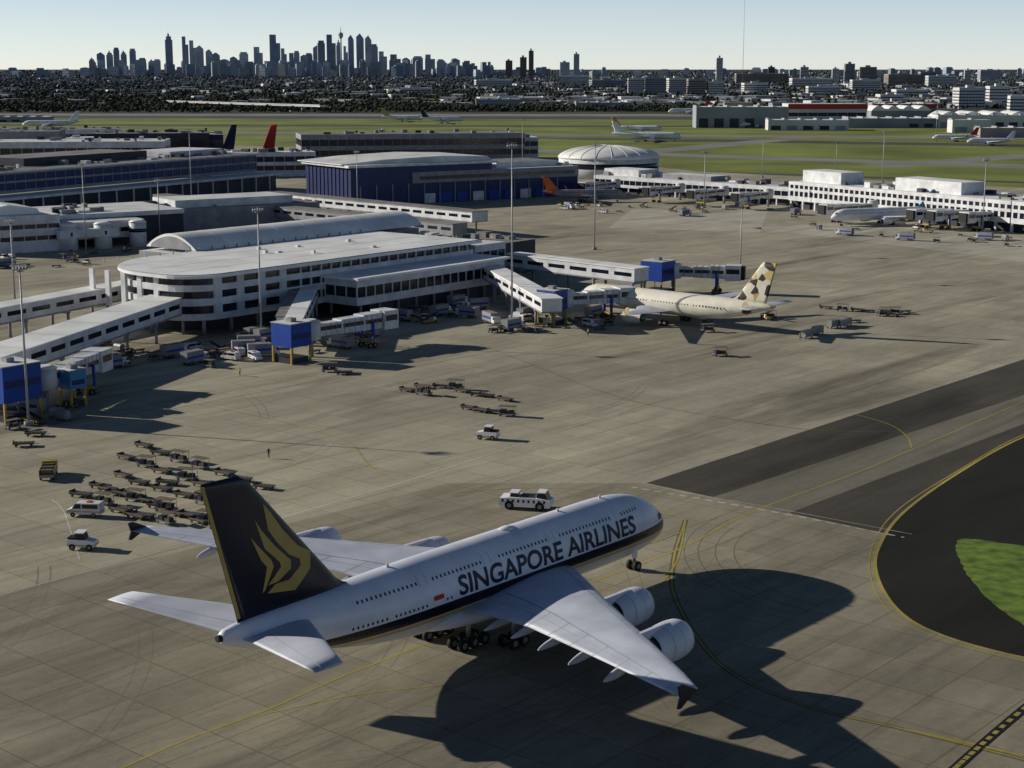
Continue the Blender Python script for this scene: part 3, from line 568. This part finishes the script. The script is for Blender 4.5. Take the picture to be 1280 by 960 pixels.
for k in range(24): b.box(1+k*8,1.9+k*8,.2,1,0,3.6,"wall_white")
b.box(L*.03,L*.24,5,18,12.01,17,"wall_white","roof_white"); b.box(L*.52,L*.83,5,18,12.01,17,"wall_white","roof_white"); rooftop(b,L*.25,L+50,2,22,12.01,40); b.build("terminal_pier")
for u in(1090,1200,1225,1265):
    x,y=G(u,286-(1280-u)*.06); jetbridge((x,y),(x-22,y-16),4.2,"wall_white")
for u,v in((770,244),(850,250),(905,254),(960,258)): x,y=G(u,v); jetbridge((x,y),(x-16,y-18),4.2,R.choice(["blue_paint","wall_white"]))
corridor("covered_walkway",G(575,280,8),G(200,243,8),7,4.5,4.5,3.5,"wall_grey","roof_grey")
corridor("covered_walkway",G(600,268,8),G(340,243,8),8,5.5,5.5,3.5,"wall_white","roof_grey")
p=G(-60,276);qn=G(322,236);a,L=dirn(p,qn);b=MB(p[0],p[1],a)
storeys(b,0,L,0,60,[(9,10.4),(13.4,14.2),(17,17.8)],6,"wall_grey","wall_navy","roof_grey"); b.box(-2,L+2,-14,0,7.5,8.6,"wall_white","roof_pale"); b.box(0,L,-12,-.01,0,7.5,"wall_dark")
b.box(-1,L+1.5,-1.5,61,17.81,18.4,"wall_white","roof_grey"); rooftop(b,4,L-4,3,55,18.4,90); b.box(L*.3,L*.7,20,50,18.4,22,"wall_dark","roof_grey"); b.box(L*.75,L*.95,14,40,18.4,21,"wall_white","roof_pale")
for k in range(18): b.box(4+k*L/18,4.6+k*L/18,-13.5,-13,0,7.5,"wall_white")
b.build("airport_terminal")
p=G(-30,320);qn=G(186,306);a,L=dirn(p,qn);b=MB(p[0],p[1],a); storeys(b,0,L*.48,0,30,[(0,4),(5.5,8),(9.5,12.5)],4); storeys(b,L*.48+.01,L,3,30,[(3,5),(6.5,9)],4,roof="roof_pale"); b.box(0,L+20,14,55,9.2,10.8,"wall_white","roof_pale"); b.box(0,L+20,15,54,0,9.2,"wall_dark")
for x in(L*.52,L*.72,L*.93): b.cyl((x,-1,0),(x,-1,8.5),3,3,24,"wall_white"); b.cyl((x,-1,8.5),(x,-1,9.2),3.2,2,24,"roof_white"); b.cyl((x,-1,5),(x,-1,6.3),3.05,3.05,24,"glass")
b.box(L*.45,L*.8,-4,-1,4.3,7.2,"wall_white"); b.yprism([(L*.05,12.6),(L*.4,12.6),(L*.38,14.5),(L*.22,16),(L*.07,14.5)],5,28,"roof_white")
rooftop(b,0,L,16,50,10.8,35); b.build("airport_terminal")
p=G(180,300);b=MB(p[0],p[1]+20,math.radians(35)); b.box(0,70,0,30,0,9,"wall_grey","roof_grey"); b.box(10,60,4,26,9,12,"wall_white","roof_pale"); rooftop(b,0,68,0,28,9,14); b.build("terminal_annex")
for (u,v,w,d,h,wm) in[(60,222,130,40,20,"wall_white"),(10,215,60,40,24,"wall_grey"),(190,212,70,30,22,"wall_dark"),(40,195,120,40,18,"wall_white"),(520,205,150,40,19,"wall_grey"),(620,200,60,30,15,"wall_white"),(330,222,60,20,14,"wall_white"),(240,208,40,20,20,"wall_navy"),(120,204,80,30,16,"wall_grey"),(-20,205,80,30,20,"wall_white")]:
    x,y=G(u,v); b=MB(x-w/2,y,.15+R.uniform(-.1,.1)); storeys(b,0,w,0,d,[(0,h*.25),(h*.45,h*.6),(h*.82,h)],6,wm,"glass",R.choice(["roof_white","roof_pale","roof_grey"])); rooftop(b,0,w,0,d,h,22); b.build("terminal_block")

def blk(name,u0,u1,vt,vb,dep=.6,wall="far_white",glass="wall_dark",fl=None,band=None,roof=None):
    x0,y0=G(u0,vb);x1,y1=G(u1,vb); w=abs(x1-x0); D=y0*CP+H*SP; h=(vb-vt)*D/F; b=MB(x0,y0,R.uniform(-.12,.12)); fl=fl or max(1,int(h/4.5)); dz=h/fl
    if fl>1 and D<7000:
        storeys(b,0,w,0,max(12,w*dep),[(i*dz,i*dz+dz*.6) for i in range(fl)]+[(h-dz*.4,h)],max(4,w/8),wall,glass,roof or wall,.6)
    else: b.box(0,w,0,max(12,w*dep),0,h,wall,roof)
    if fl==1:
        k=int(w/14)
        for i in range(k): b.box(3+i*w/k,3+i*w/k+w/k*.6,-.3,-.02,.5,h*.45,R.choice(["wall_dark","far_grey","wall_dark"]))
        for i in range(k): b.box(i*w/k,i*w/k+2,2,max(12,w*dep)-2,h+.01,h+1.5,"far_grey")
    if band: b.box(-.5,w+.5,-.6,-.31,h*.7,h*.97,band)
    if w>15 and D>2500: b.box(w*.3,w*.6,2,10,h,h*1.06+2,wall)
    return b.build(name)
for a_ in[(870,985,134,160,"far_grey",None,1),(905,940,128,150,"far_tan",None,2),(985,1085,130,152,"far_white","red_paint",2),(960,1060,150,163,"far_white",None,1),(1090,1170,130,146,"far_grey","red_paint",1),(1172,1290,144,160,"far_white",None,1),(1060,1170,148,160,"far_grey",None,1),(1225,1290,160,172,"far_tan",None,1),(720,790,128,138,"far_grey",None,1),(595,650,124,137,"far_grey",None,1),(1190,1240,150,166,"far_white",None,1),(-20,60,146,153,"far_grey",None,1)]:
    blk("hangar",a_[0],a_[1],a_[2],a_[3],.35,a_[4],"wall_dark",a_[6],a_[5],"roof_white")
for u0,u1,vb in((1090,1165,150),(1175,1290,160)):
    x0,y0=G(u0,vb);x1,_=G(u1,vb);w=x1-x0;b=MB(x0,y0+5,0)
    for k in range(4): b.yprism([(w*(k+t)/4,11+6*math.sin(math.pi*t)) for t in np.linspace(0,1,9)],0,50,"roof_white")
    b.box(0,w,1,49,0,11,"far_grey"); b.build("hangar")
for u0,u1,vt,vb in[(785,803,98,121),(806,832,97,122),(836,858,98,121),(860,882,99,122),(885,905,102,122),(895,903,73,108),(740,782,100,112),(700,735,95,108),(1198,1232,110,136),(1236,1262,108,134),(1205,1213,88,110),(1262,1290,120,140),(1000,1010,84,108),(1040,1048,86,106),(1056,1068,80,106),(1075,1095,84,106),(1110,1150,93,108),(1160,1195,95,110),(920,985,92,106),(960,968,84,104),(650,658,72,100),(661,667,64,100),(700,712,78,98),(717,724,68,98),(632,640,76,98),(1150,1175,90,108),(1225,1250,88,104),(990,1040,98,110),(1065,1100,100,116),(595,640,100,112),(930,960,104,120),(1010,1050,108,122),(1120,1160,112,124),(600,680,122,130),(500,540,110,118),(1100,1130,118,128)]:
    blk("apartment_block",u0,u1,vt,vb,.7,R.choice(["far_white","far_white","far_white","far_tan","far_grey"]) if vb>105 else R.choice(["far_grey","hazed_tower_2","far_brown"]),"wall_dark")
tall=[(208,217,43),(229,236,48),(238,245,53),(246,255,57),(258,265,63),(266,275,67),(338,349,46),(352,358,62),(362,371,67),(318,327,59),(300,311,67),(288,297,71),(376,385,69),(392,401,57),(409,419,47),(398,407,53),(421,426,51),(436,443,47),(446,455,42),(457,465,47),(462,471,57),(430,436,59),(474,483,65),(488,499,69),(503,511,73),(516,529,71),(532,544,69),(548,559,75),(564,575,73),(580,591,77),(122,131,67),(134,141,65),(143,149,61),(152,159,64),(163,170,62),(174,183,73),(186,193,75),(112,119,73),(368,375,65),(382,391,67)]
def hazed_tower(x,y,w,h,ang,mm,style):
    b=MB(x,y,ang); d=w*.8
    if style==0: b.box(0,w,0,d,0,h*.93,mm); b.box(w*.12,w*.88,w*.1,w*.7,h*.93,h,mm)
    elif style==1: b.box(0,w,0,d,0,h*.8,mm); b.box(0,w*.55,.5,d*.9,h*.8,h,mm)
    elif style==2: b.yprism([(0,0),(w,0),(w,h*.88),(w*.5,h),(0,h*.92)],0,d,mm)
    else: b.box(0,w,0,d,0,h*.86,mm); b.box(w*.15,w*.85,w*.1,d*.9,h*.86,h*.94,mm); b.box(w*.35,w*.6,w*.2,w*.5,h*.94,h,mm); b.cyl((w*.45,w*.35,h),(w*.45,w*.35,h*1.07),1.5,.8,6,"hazed_tower_0")
    for i in range(int(h*.8/16)): b.box(-.4,w+.4,-.4,d+.4,i*16+10,i*16+13,"hazed_tower_3")
    b.build("office_tower")
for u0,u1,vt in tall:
    x0,y0=G(u0,96); x1,_=G(u1,96); yy=y0+R.uniform(-600,600); k=yy/y0; h=(96-vt)*y0/F; hazed_tower(x0*k,yy,(x1-x0)*k,h,R.uniform(-.3,.3),"hazed_tower_%d"%R.randrange(4),R.randrange(4))
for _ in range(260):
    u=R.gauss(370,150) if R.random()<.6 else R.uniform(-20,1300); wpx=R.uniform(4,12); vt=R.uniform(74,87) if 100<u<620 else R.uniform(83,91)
    x0,y0=G(u,R.uniform(95,98)); hazed_tower(x0,y0,wpx*y0/F,(96-vt)*y0/F,R.uniform(-.4,.4),R.choice(["hazed_tower_0","hazed_tower_1","hazed_tower_2","hazed_tower_3","far_grey"]),R.randrange(3))
x,y=G(427,96); b=MB(x,y); D=y; hh=(96-37)*D/F; b.cyl((0,0,0),(0,0,hh*.8),6,5,10,"hazed_tower_0"); b.cyl((0,0,hh*.78),(0,0,hh*.84),9,19,16,"hazed_tower_0"); b.cyl((0,0,hh*.84),(0,0,hh*.9),19,14,16,"hazed_tower_0"); b.cyl((0,0,hh*.9),(0,0,hh*1.02),3,1,8,"hazed_tower_0"); b.build("observation_tower")
x,y=G(928,112); b=MB(x,y); b.cyl((0,0,0),(0,0,290),.7,.4,6,"mast_steel"); b.build("radio_mast")
sb=MB()
for _ in range(6500):
    v=R.uniform(91,136)
    u=R.uniform(-60,1340); x,y=G(u,v); big=R.random()<(.1 if u<700 else .2); s=(1+max(0,(y-2500)/4500)); w=R.uniform(7,16)*s*(2.4 if big else 1); d=R.uniform(7,13)*s*(2 if big else 1); h=R.uniform(3.5,7)*(1.6 if big else 1)*(1+.3*(s-1))
    if v>124 and u<480 and R.random()<.7: continue
    sb.fr(x,y,R.uniform(-.6,.6)); far=y>5200
    mm=R.choice(["far_white","far_tan","far_grey","far_brown","far_brown","roof_tile"]) if not far else R.choice(["far_grey","hazed_tower_0","hazed_tower_2","far_tan","hazed_tower_3"])
    rm=R.choice(["roof_tile","roof_grey","far_brown","far_grey","wall_dark"]) if not far else R.choice(["hazed_tower_0","hazed_tower_1","hazed_tower_3","far_brown"])
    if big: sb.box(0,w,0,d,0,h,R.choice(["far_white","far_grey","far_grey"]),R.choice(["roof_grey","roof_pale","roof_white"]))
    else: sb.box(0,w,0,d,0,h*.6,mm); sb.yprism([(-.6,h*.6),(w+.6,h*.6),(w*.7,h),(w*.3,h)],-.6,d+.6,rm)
sb.build("suburb_houses")
tr=MB()
def clump(x,y,z,r,m):
    o=[tr.P(x+r*math.cos(a+.3)*R.uniform(.7,1.2),y+r*math.sin(a+.3)*R.uniform(.7,1.2),z+R.uniform(-.3,.3)*r) for a in np.linspace(0,2*math.pi,6)[:-1]]
    t=tr.P(x+R.uniform(-.2,.2)*r,y,z+r*R.uniform(.6,1)); bt=tr.P(x,y,max(0,z-r*.9))
    for i in range(5): tr.face([o[i],o[(i+1)%5],t],m); tr.face([o[(i+1)%5],o[i],bt],m)
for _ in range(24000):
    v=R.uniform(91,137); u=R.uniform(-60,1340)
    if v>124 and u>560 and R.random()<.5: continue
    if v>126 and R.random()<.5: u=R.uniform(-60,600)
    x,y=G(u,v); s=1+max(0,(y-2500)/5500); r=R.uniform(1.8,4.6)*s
    clump(x,y,r*.6+R.uniform(0,6)*s,r,R.choice(["foliage_dark","foliage","foliage_dark"]) if y<3600 else R.choice(["foliage_hazed","foliage_dark"]) if y<5500 else R.choice(["foliage_hazed","foliage_hazed2"]))
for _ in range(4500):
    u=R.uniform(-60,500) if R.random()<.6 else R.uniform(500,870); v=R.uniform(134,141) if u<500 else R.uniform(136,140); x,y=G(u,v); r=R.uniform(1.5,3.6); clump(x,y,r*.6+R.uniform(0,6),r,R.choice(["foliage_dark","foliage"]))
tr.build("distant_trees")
b=MB(); p=G(205,134);qn=G(400,141);a,L=dirn(p,qn);b.fr(p[0],p[1],a); b.box(0,L,0,14,8,10,"far_white","runway"); b.box(0,L,-.5,0,10,11.2,"far_white")
for k in range(int(L/30)): b.box(k*30,k*30+2,4,10,0,8,"far_white")
b.build("road_flyover")
# ---------------------------------------------------------------- masts
def mast(u,vb,vt):
    x,y=G(u,vb); D=y*CP+H*SP; h=(vb-vt)*D/F*1.02; b=MB(x,y,R.uniform(0,1)); b.cyl((0,0,0),(0,0,h),.27,.12,10,"mast_steel"); b.cyl((0,0,0),(0,0,.8),.8,.8,12,"wall_grey")
    b.box(-1.4,1.4,-.1,.1,h-1.1,h-.95,"steel"); b.box(-1.4,1.4,-.1,.1,h-.1,h+.05,"steel"); b.cyl((0,0,h-1.3),(0,0,h-1.2),.7,.7,10,"steel")
    for k in range(5): b.box(-1.3+k*.6,-.95+k*.6,-.3,.25,h-.85,h-.45,"wall_grey")
    b.build("light_mast")
for t in[(640,398,185),(327,425,262),(743,312,182),(925,348,255),(108,318,205),(447,262,190),(36,532,333),(1228,290,200),(1103,228,165),(653,212,150),(19,380,275),(953,222,172),(200,300,225),(1045,215,178),(240,262,165),(1170,170,140),(880,260,190)]: mast(*t)
# ---------------------------------------------------------------- vehicles
def wheels4(b,xs,y,r,w):
    for x in xs:
        for s in(-1,1): b.wheel(x,s*y,r,w)
b=MB(); b.yprism([(-1.7,.45),(1.7,.45),(1.75,.6),(-1.75,.6)],-.8,.8,"wood"); b.box(-1.7,1.7,-.75,.75,.6,.68,"steel"); wheels4(b,(-1.2,1.2),.65,.22,.14); b.box(1.7,2.5,-.04,.04,.35,.42,"steel"); b.box(-1.7,-1.64,-.8,.8,.68,1.0,"wood"); b.box(-1.65,1.65,-.8,-.75,.68,.85,"brown_canvas")
for k in range(5): b.box(-1.4+k*.65,-1.2+k*.65,-.72,.72,.682,.73,"brown_canvas")
DOLLY=b.mesh("baggage_dolly")
b=MB(); wheels4(b,(-1.2,1.2),.65,.22,.14); b.box(-1.6,1.6,-.8,.8,.45,.6,"steel")
for sx2 in(-1.5,1.45):
    for sy2 in(-.75,.7): b.box(sx2,sx2+.05,sy2,sy2+.05,.6,1.9,"steel")
b.box(-1.6,1.6,-.82,.82,1.9,1.96,"brown_canvas"); b.box(-1.3,-.2,-.6,.5,.6,1.3,"wall_dark"); b.box(.1,1.2,-.5,.6,.6,1.1,"wood"); b.box(1.6,2.4,-.04,.04,.35,.42,"steel")
CART=b.mesh("baggage_cart")
b=MB(); wheels4(b,(-1.2,1.2),.65,.22,.14); b.box(-1.6,1.6,-.8,.8,.45,.6,"steel"); b.xprism([(-.78,.62),(.78,.62),(.78,1.7),(.4,2.15),(-.78,2.15)],-1.4,1.4,"container"); b.box(-1.42,1.42,-.82,-.78,1.1,1.2,"steel"); b.box(1.6,2.4,-.04,.04,.35,.42,"steel")
CONT=b.mesh("container_dolly")
b=MB(); b.yprism([(-1.5,.4),(1.5,.4),(1.5,1.0),(.5,1.15),(-1.5,1.15)],-.75,.75,"white_paint"); b.yprism([(-.6,1.15),(.45,1.15),(.25,1.85),(-.6,1.85)],-.68,.68,"glass"); b.box(-.7,.35,-.72,.72,1.85,1.95,"white_paint"); wheels4(b,(-.95,.95),.7,.35,.24); b.box(-1.52,1.52,-.77,.77,.5,.62,"yellow_vehicle"); b.box(-1.5,-.7,-.6,.6,1.15,1.35,"black")
TUG=b.mesh("baggage_tug")
b=MB(); b.yprism([(-2.6,.45),(2.5,.45),(2.6,1.0),(1.7,1.25),(1.1,2.1),(-2.5,2.15),(-2.6,1.9)],-.95,.95,"wall_white"); b.yprism([(1.12,1.3),(1.62,1.3),(1.08,2.0),(.3,2.0),(.3,1.3)],-.97,.97,"glass"); b.box(-2.3,.1,-.97,.97,1.35,1.95,"glass"); wheels4(b,(-1.6,1.6),.85,.36,.25); b.box(-1,-.4,-.4,.4,2.15,2.3,"orange")
b.box(-2.65,2.4,-.965,.965,.8,.95,"yellow_vehicle"); VAN=b.mesh("service_van")
b=MB(); b.box(-4,4,-1.1,1.1,.7,.95,"steel"); b.yprism([(2.2,.7),(4,.7),(4,1.7),(3.6,2.5),(2.2,2.5)],-1.15,1.15,"wall_white"); b.yprism([(3.2,1.65),(3.98,1.65),(3.62,2.4),(3.2,2.4)],-1.17,1.17,"glass"); b.box(-4,2,-1.2,1.2,1.0,3.4,"wall_grey","roof_grey"); b.box(-3.8,1.8,-1.22,1.22,1.6,2.2,"blue_paint"); wheels4(b,(-2.6,-1.6,2.9),1,.48,.3)
TRUCK=b.mesh("catering_truck")
b=MB(); b.box(-3.4,3.4,-1.2,1.2,.6,1.1,"steel"); b.yprism([(1.8,.6),(3.4,.6),(3.4,1.6),(3.0,2.3),(1.8,2.3)],-1.2,1.2,"yellow_vehicle"); b.yprism([(2.6,1.5),(3.38,1.5),(3.03,2.2),(2.6,2.2)],-1.22,1.22,"glass"); b.box(-3.4,1.6,-1.2,1.2,1.1,1.25,"wood")
for s in(-1,1): b.box(-3.4,1.6,s*1.17-.04,s*1.17+.04,1.25,1.9,"yellow_vehicle")
for k in range(4): b.box(-3.1+k*1.15,-2.2+k*1.15,-.95,.95,1.25,1.9+.2*(k%2),["brown_canvas","wood"][k%2])
wheels4(b,(-2.2,2.4),1.05,.5,.3); FLAT=b.mesh("flatbed_truck")
b=MB(); b.yprism([(-3,.5),(3,.5),(3,.9),(-3,.9)],-.7,.7,"yellow_vehicle"); b.yprism([(-3.4,1.0),(3.4,2.6),(3.4,2.8),(-3.4,1.2)],-.5,.5,"black"); b.box(1.2,1.8,-.9,-.4,.9,1.7,"white_paint"); b.box(-.5,.2,-.3,.3,.9,1.7,"steel"); wheels4(b,(-2,2),.7,.36,.24); BELT=b.mesh("belt_loader")
b=MB(); b.yprism([(-3.6,.45),(3.6,.45),(3.8,.8),(3.7,1.55),(2.2,1.75),(-2.4,1.75),(-3.6,1.6),(-3.8,.8)],-1.45,1.45,"white_paint"); b.yprism([(1.7,1.7),(3.3,1.62),(2.9,2.5),(1.8,2.5)],-1.1,1.1,"glass"); b.box(1.75,2.95,-1.15,1.15,2.5,2.62,"white_paint"); b.yprism([(-2.2,1.7),(-1.1,1.7),(-1.2,2.3),(-2.1,2.3)],-1.0,1.0,"glass"); b.box(-2.3,-1.0,-1.05,1.05,2.3,2.4,"white_paint")
for k in range(9): b.box(-3.3+k*.75,-3.0+k*.75,-1.48,1.48,1.1,1.5,"black")
b.box(-.8,1.3,-1.2,1.2,1.752,1.85,"wall_grey")
for k in range(5): b.box(-.6+k*.38,-.4+k*.38,-1.0,1.0,1.85,1.9,"black")
wheels4(b,(-2.2,2.2),1.35,.65,.45); PUSH=b.mesh("pushback_tug")
x,y=G(658,635); inst("pushback_tug",PUSH,x,y,math.radians(-12))
for u,v,a in[(104,686,-5),(610,549,160)]: x,y=G(u,v); inst("baggage_tug",TUG,x,y,math.radians(a),sc=1.2)
x,y=G(107,645); inst("service_van",VAN,x,y,math.radians(172),sc=.95)
x,y=G(61,596); inst("flatbed_truck",FLAT,x,y,math.radians(100),sc=.9)
def row(u0,v0,n,du,dv,me,name,ang):
    for i in range(n):
        if R.random()<.12: continue
        x,y=G(u0+du*i+R.uniform(-4,4),v0+dv*i+R.uniform(-1.5,1.5)); m3,n3=(me,name)
        if me is DOLLY and R.random()<.2: m3,n3=CART,"baggage_cart"
        inst(n3,m3,x,y,math.radians(ang)+R.uniform(-.2,.2),sc=R.uniform(.85,.98))
for u0,v0,n in[(178,560,7),(156,575,7),(128,588,7),(98,602,8),(104,622,5),(150,640,2),(210,606,5),(135,613,6)]: row(u0,v0,n,25,8.5,DOLLY,"baggage_dolly",-28)
row(512,482,4,20,1.5,DOLLY,"baggage_dolly",-25); row(508,490,3,22,3,DOLLY,"baggage_dolly",-25); row(580,492,4,16,3,DOLLY,"baggage_dolly",-25); row(590,511,4,15,3.5,DOLLY,"baggage_dolly",-25); row(1012,424,4,13,-5,CONT,"container_dolly",30); row(1040,410,2,14,-3,CONT,"container_dolly",30); row(1035,386,6,17,2,DOLLY,"baggage_dolly",-20); row(1070,402,5,15,-3,DOLLY,"baggage_dolly",20)
clut=[("service_van",VAN),("baggage_tug",TUG),("baggage_dolly",DOLLY),("baggage_dolly",DOLLY),("baggage_dolly",DOLLY),("baggage_cart",CART),("baggage_cart",CART),("baggage_cart",CART),("container_dolly",CONT),("belt_loader",BELT),("catering_truck",TRUCK)]
def scatter(u0,u1,v0,v1,n,tk=clut):
    for _ in range(n):
        t=R.random(); u=u0+(u1-u0)*t; v=v0+(v1-v0)*t+R.uniform(-11,9); x,y=G(u,v); nm,me=R.choice(tk); inst(nm,me,x,y,R.choice([PA,PA+1.57,R.uniform(0,6.28)])+R.uniform(-.1,.1),sc=.85)
scatter(140,345,455,430,24); scatter(230,340,455,440,18); scatter(480,600,405,388,18); scatter(610,770,412,404,24); scatter(370,470,440,415,12); scatter(790,960,398,392,4); scatter(700,780,255,252,10); scatter(740,1000,262,264,18); scatter(1000,1260,290,300,18); scatter(0,180,330,322,18); scatter(0,90,535,515,10); scatter(130,190,440,446,8); scatter(20,140,385,372,10)
for u,v,a in[(412,465,0),(430,468,5),(900,445,20),(885,415,15),(962,398,30),(30,558,10),(45,545,0)]: x,y=G(u,v); nm,me=R.choice(clut[3:8]); inst(nm,me,x,y,math.radians(a))
def person(u,v,ang,top="hivis"):
    x,y=G(u,v); J=[((0,0,1.0),.15),((0,0,1.25),.14),((0,0,1.45),.13),((0,0,1.55),.055),((0,0.01,1.68),.105),((.1,.02,.95),.1),((.13,.12,.5),.075),((.14,.1,.08),.055),((-.1,0,.95),.1),((-.12,-.02,.5),.075),((-.13,-.14,.08),.055),((.2,0,1.43),.07),((.27,-.06,1.15),.05),((.27,.05,.9),.04),((-.2,0,1.43),.07),((-.27,.06,1.15),.05),((-.26,.14,.92),.04),((.14,.25,.04),.04),((-.13,.0,.04),.04)]
    E=[(0,1),(1,2),(2,3),(3,4),(0,5),(5,6),(6,7),(0,8),(8,9),(9,10),(2,11),(11,12),(12,13),(2,14),(14,15),(15,16),(7,17),(10,18)]
    me=bpy.data.meshes.new("worker"); me.from_pydata([j[0] for j in J],E,[]); o=bpy.data.objects.new("ground_worker",me); scene.collection.objects.link(o); o.location=(x,y,0.04); o.rotation_euler=(0,0,ang)
    o.modifiers.new("s",'SKIN')
    for i,j in enumerate(J): me.skin_vertices[0].data[i].radius=(j[1],j[1]*.8)
    me.skin_vertices[0].data[0].use_root=True
    m=o.modifiers.new("ss",'SUBSURF'); m.levels=1; m.render_levels=1
    ev=bpy.data.meshes.new_from_object(o.evaluated_get(bpy.context.evaluated_depsgraph_get())); o.modifiers.clear(); o.data=ev
    ev.materials.clear()
    for mm in("cloth_navy",top,"skin","black"): ev.materials.append(MT[mm])
    for p in ev.polygons: z=p.center.z; p.material_index=2 if (1.52<z<1.7 or (z<.97 and abs(p.center.x)>.22)) else 3 if z>=1.7 or z<.12 else 1 if z>1.0 else 0; p.use_smooth=True
for u,v,a,t in[(336,573,.5,"cloth_navy"),(72,512,1,"hivis"),(83,514,2,"hivis"),(300,470,1,"hivis"),(735,420,2,"hivis"),(1000,425,0,"hivis")]: person(u,v,a,t)
# ---------------------------------------------------------------- light, sky, camera
el=math.atan(1/math.hypot(SUNX,SUNY))
sun=bpy.data.lights.new("sun",'SUN'); sun.energy=5.0; sun.angle=math.radians(.5); sun.color=(1,.93,.80)
so=bpy.data.objects.new("sun",sun); scene.collection.objects.link(so); so.rotation_euler=Vector((SUNX,SUNY,-1)).to_track_quat('-Z','Y').to_euler()
w=bpy.data.worlds.new("World"); scene.world=w; w.use_nodes=True; n=w.node_tree.nodes; l=w.node_tree.links
sk=n.new("ShaderNodeTexSky"); sk.sky_type='NISHITA'; sk.sun_disc=False; sk.sun_elevation=el; sk.sun_rotation=math.atan2(-SUNX,-SUNY)%(2*math.pi); sk.dust_density=.15; sk.air_density=.7; sk.ozone_density=2.5
bg=n["Background"]; bg.inputs[1].default_value=.05; l.new(sk.outputs[0],bg.inputs[0])
# low haze layer brightening the sky just above the horizon
tc=n.new("ShaderNodeTexCoord"); sp=n.new("ShaderNodeSeparateXYZ"); l.new(tc.outputs["Generated"],sp.inputs[0])
rp=n.new("ShaderNodeValToRGB"); l.new(sp.outputs["Z"],rp.inputs[0]); e=rp.color_ramp.elements
e[0].position=0; e[0].color=(.50,.51,.50,1); e[1].position=.16; e[1].color=(0,0,0,1)
for p,c in((.015,(.44,.47,.49,1)),(.045,(.31,.37,.42,1)),(.08,(.10,.13,.17,1))): x=e.new(p); x.color=c
b2=n.new("ShaderNodeBackground"); l.new(rp.outputs[0],b2.inputs[0]); b2.inputs[1].default_value=1
ad=n.new("ShaderNodeAddShader"); l.new(bg.outputs[0],ad.inputs[0]); l.new(b2.outputs[0],ad.inputs[1]); l.new(ad.outputs[0],n["World Output"].inputs[0])
cam=bpy.data.cameras.new("camera"); co=bpy.data.objects.new("camera",cam); scene.collection.objects.link(co); cam.sensor_width=36; cam.lens=F/1280*36; cam.clip_end=200000; cam.clip_start=1
co.location=(0,0,H); co.rotation_euler=(math.pi/2-PT,0,0); scene.camera=co
scene.view_settings.view_transform='Standard'; scene.view_settings.look='None'; scene.view_settings.exposure=0
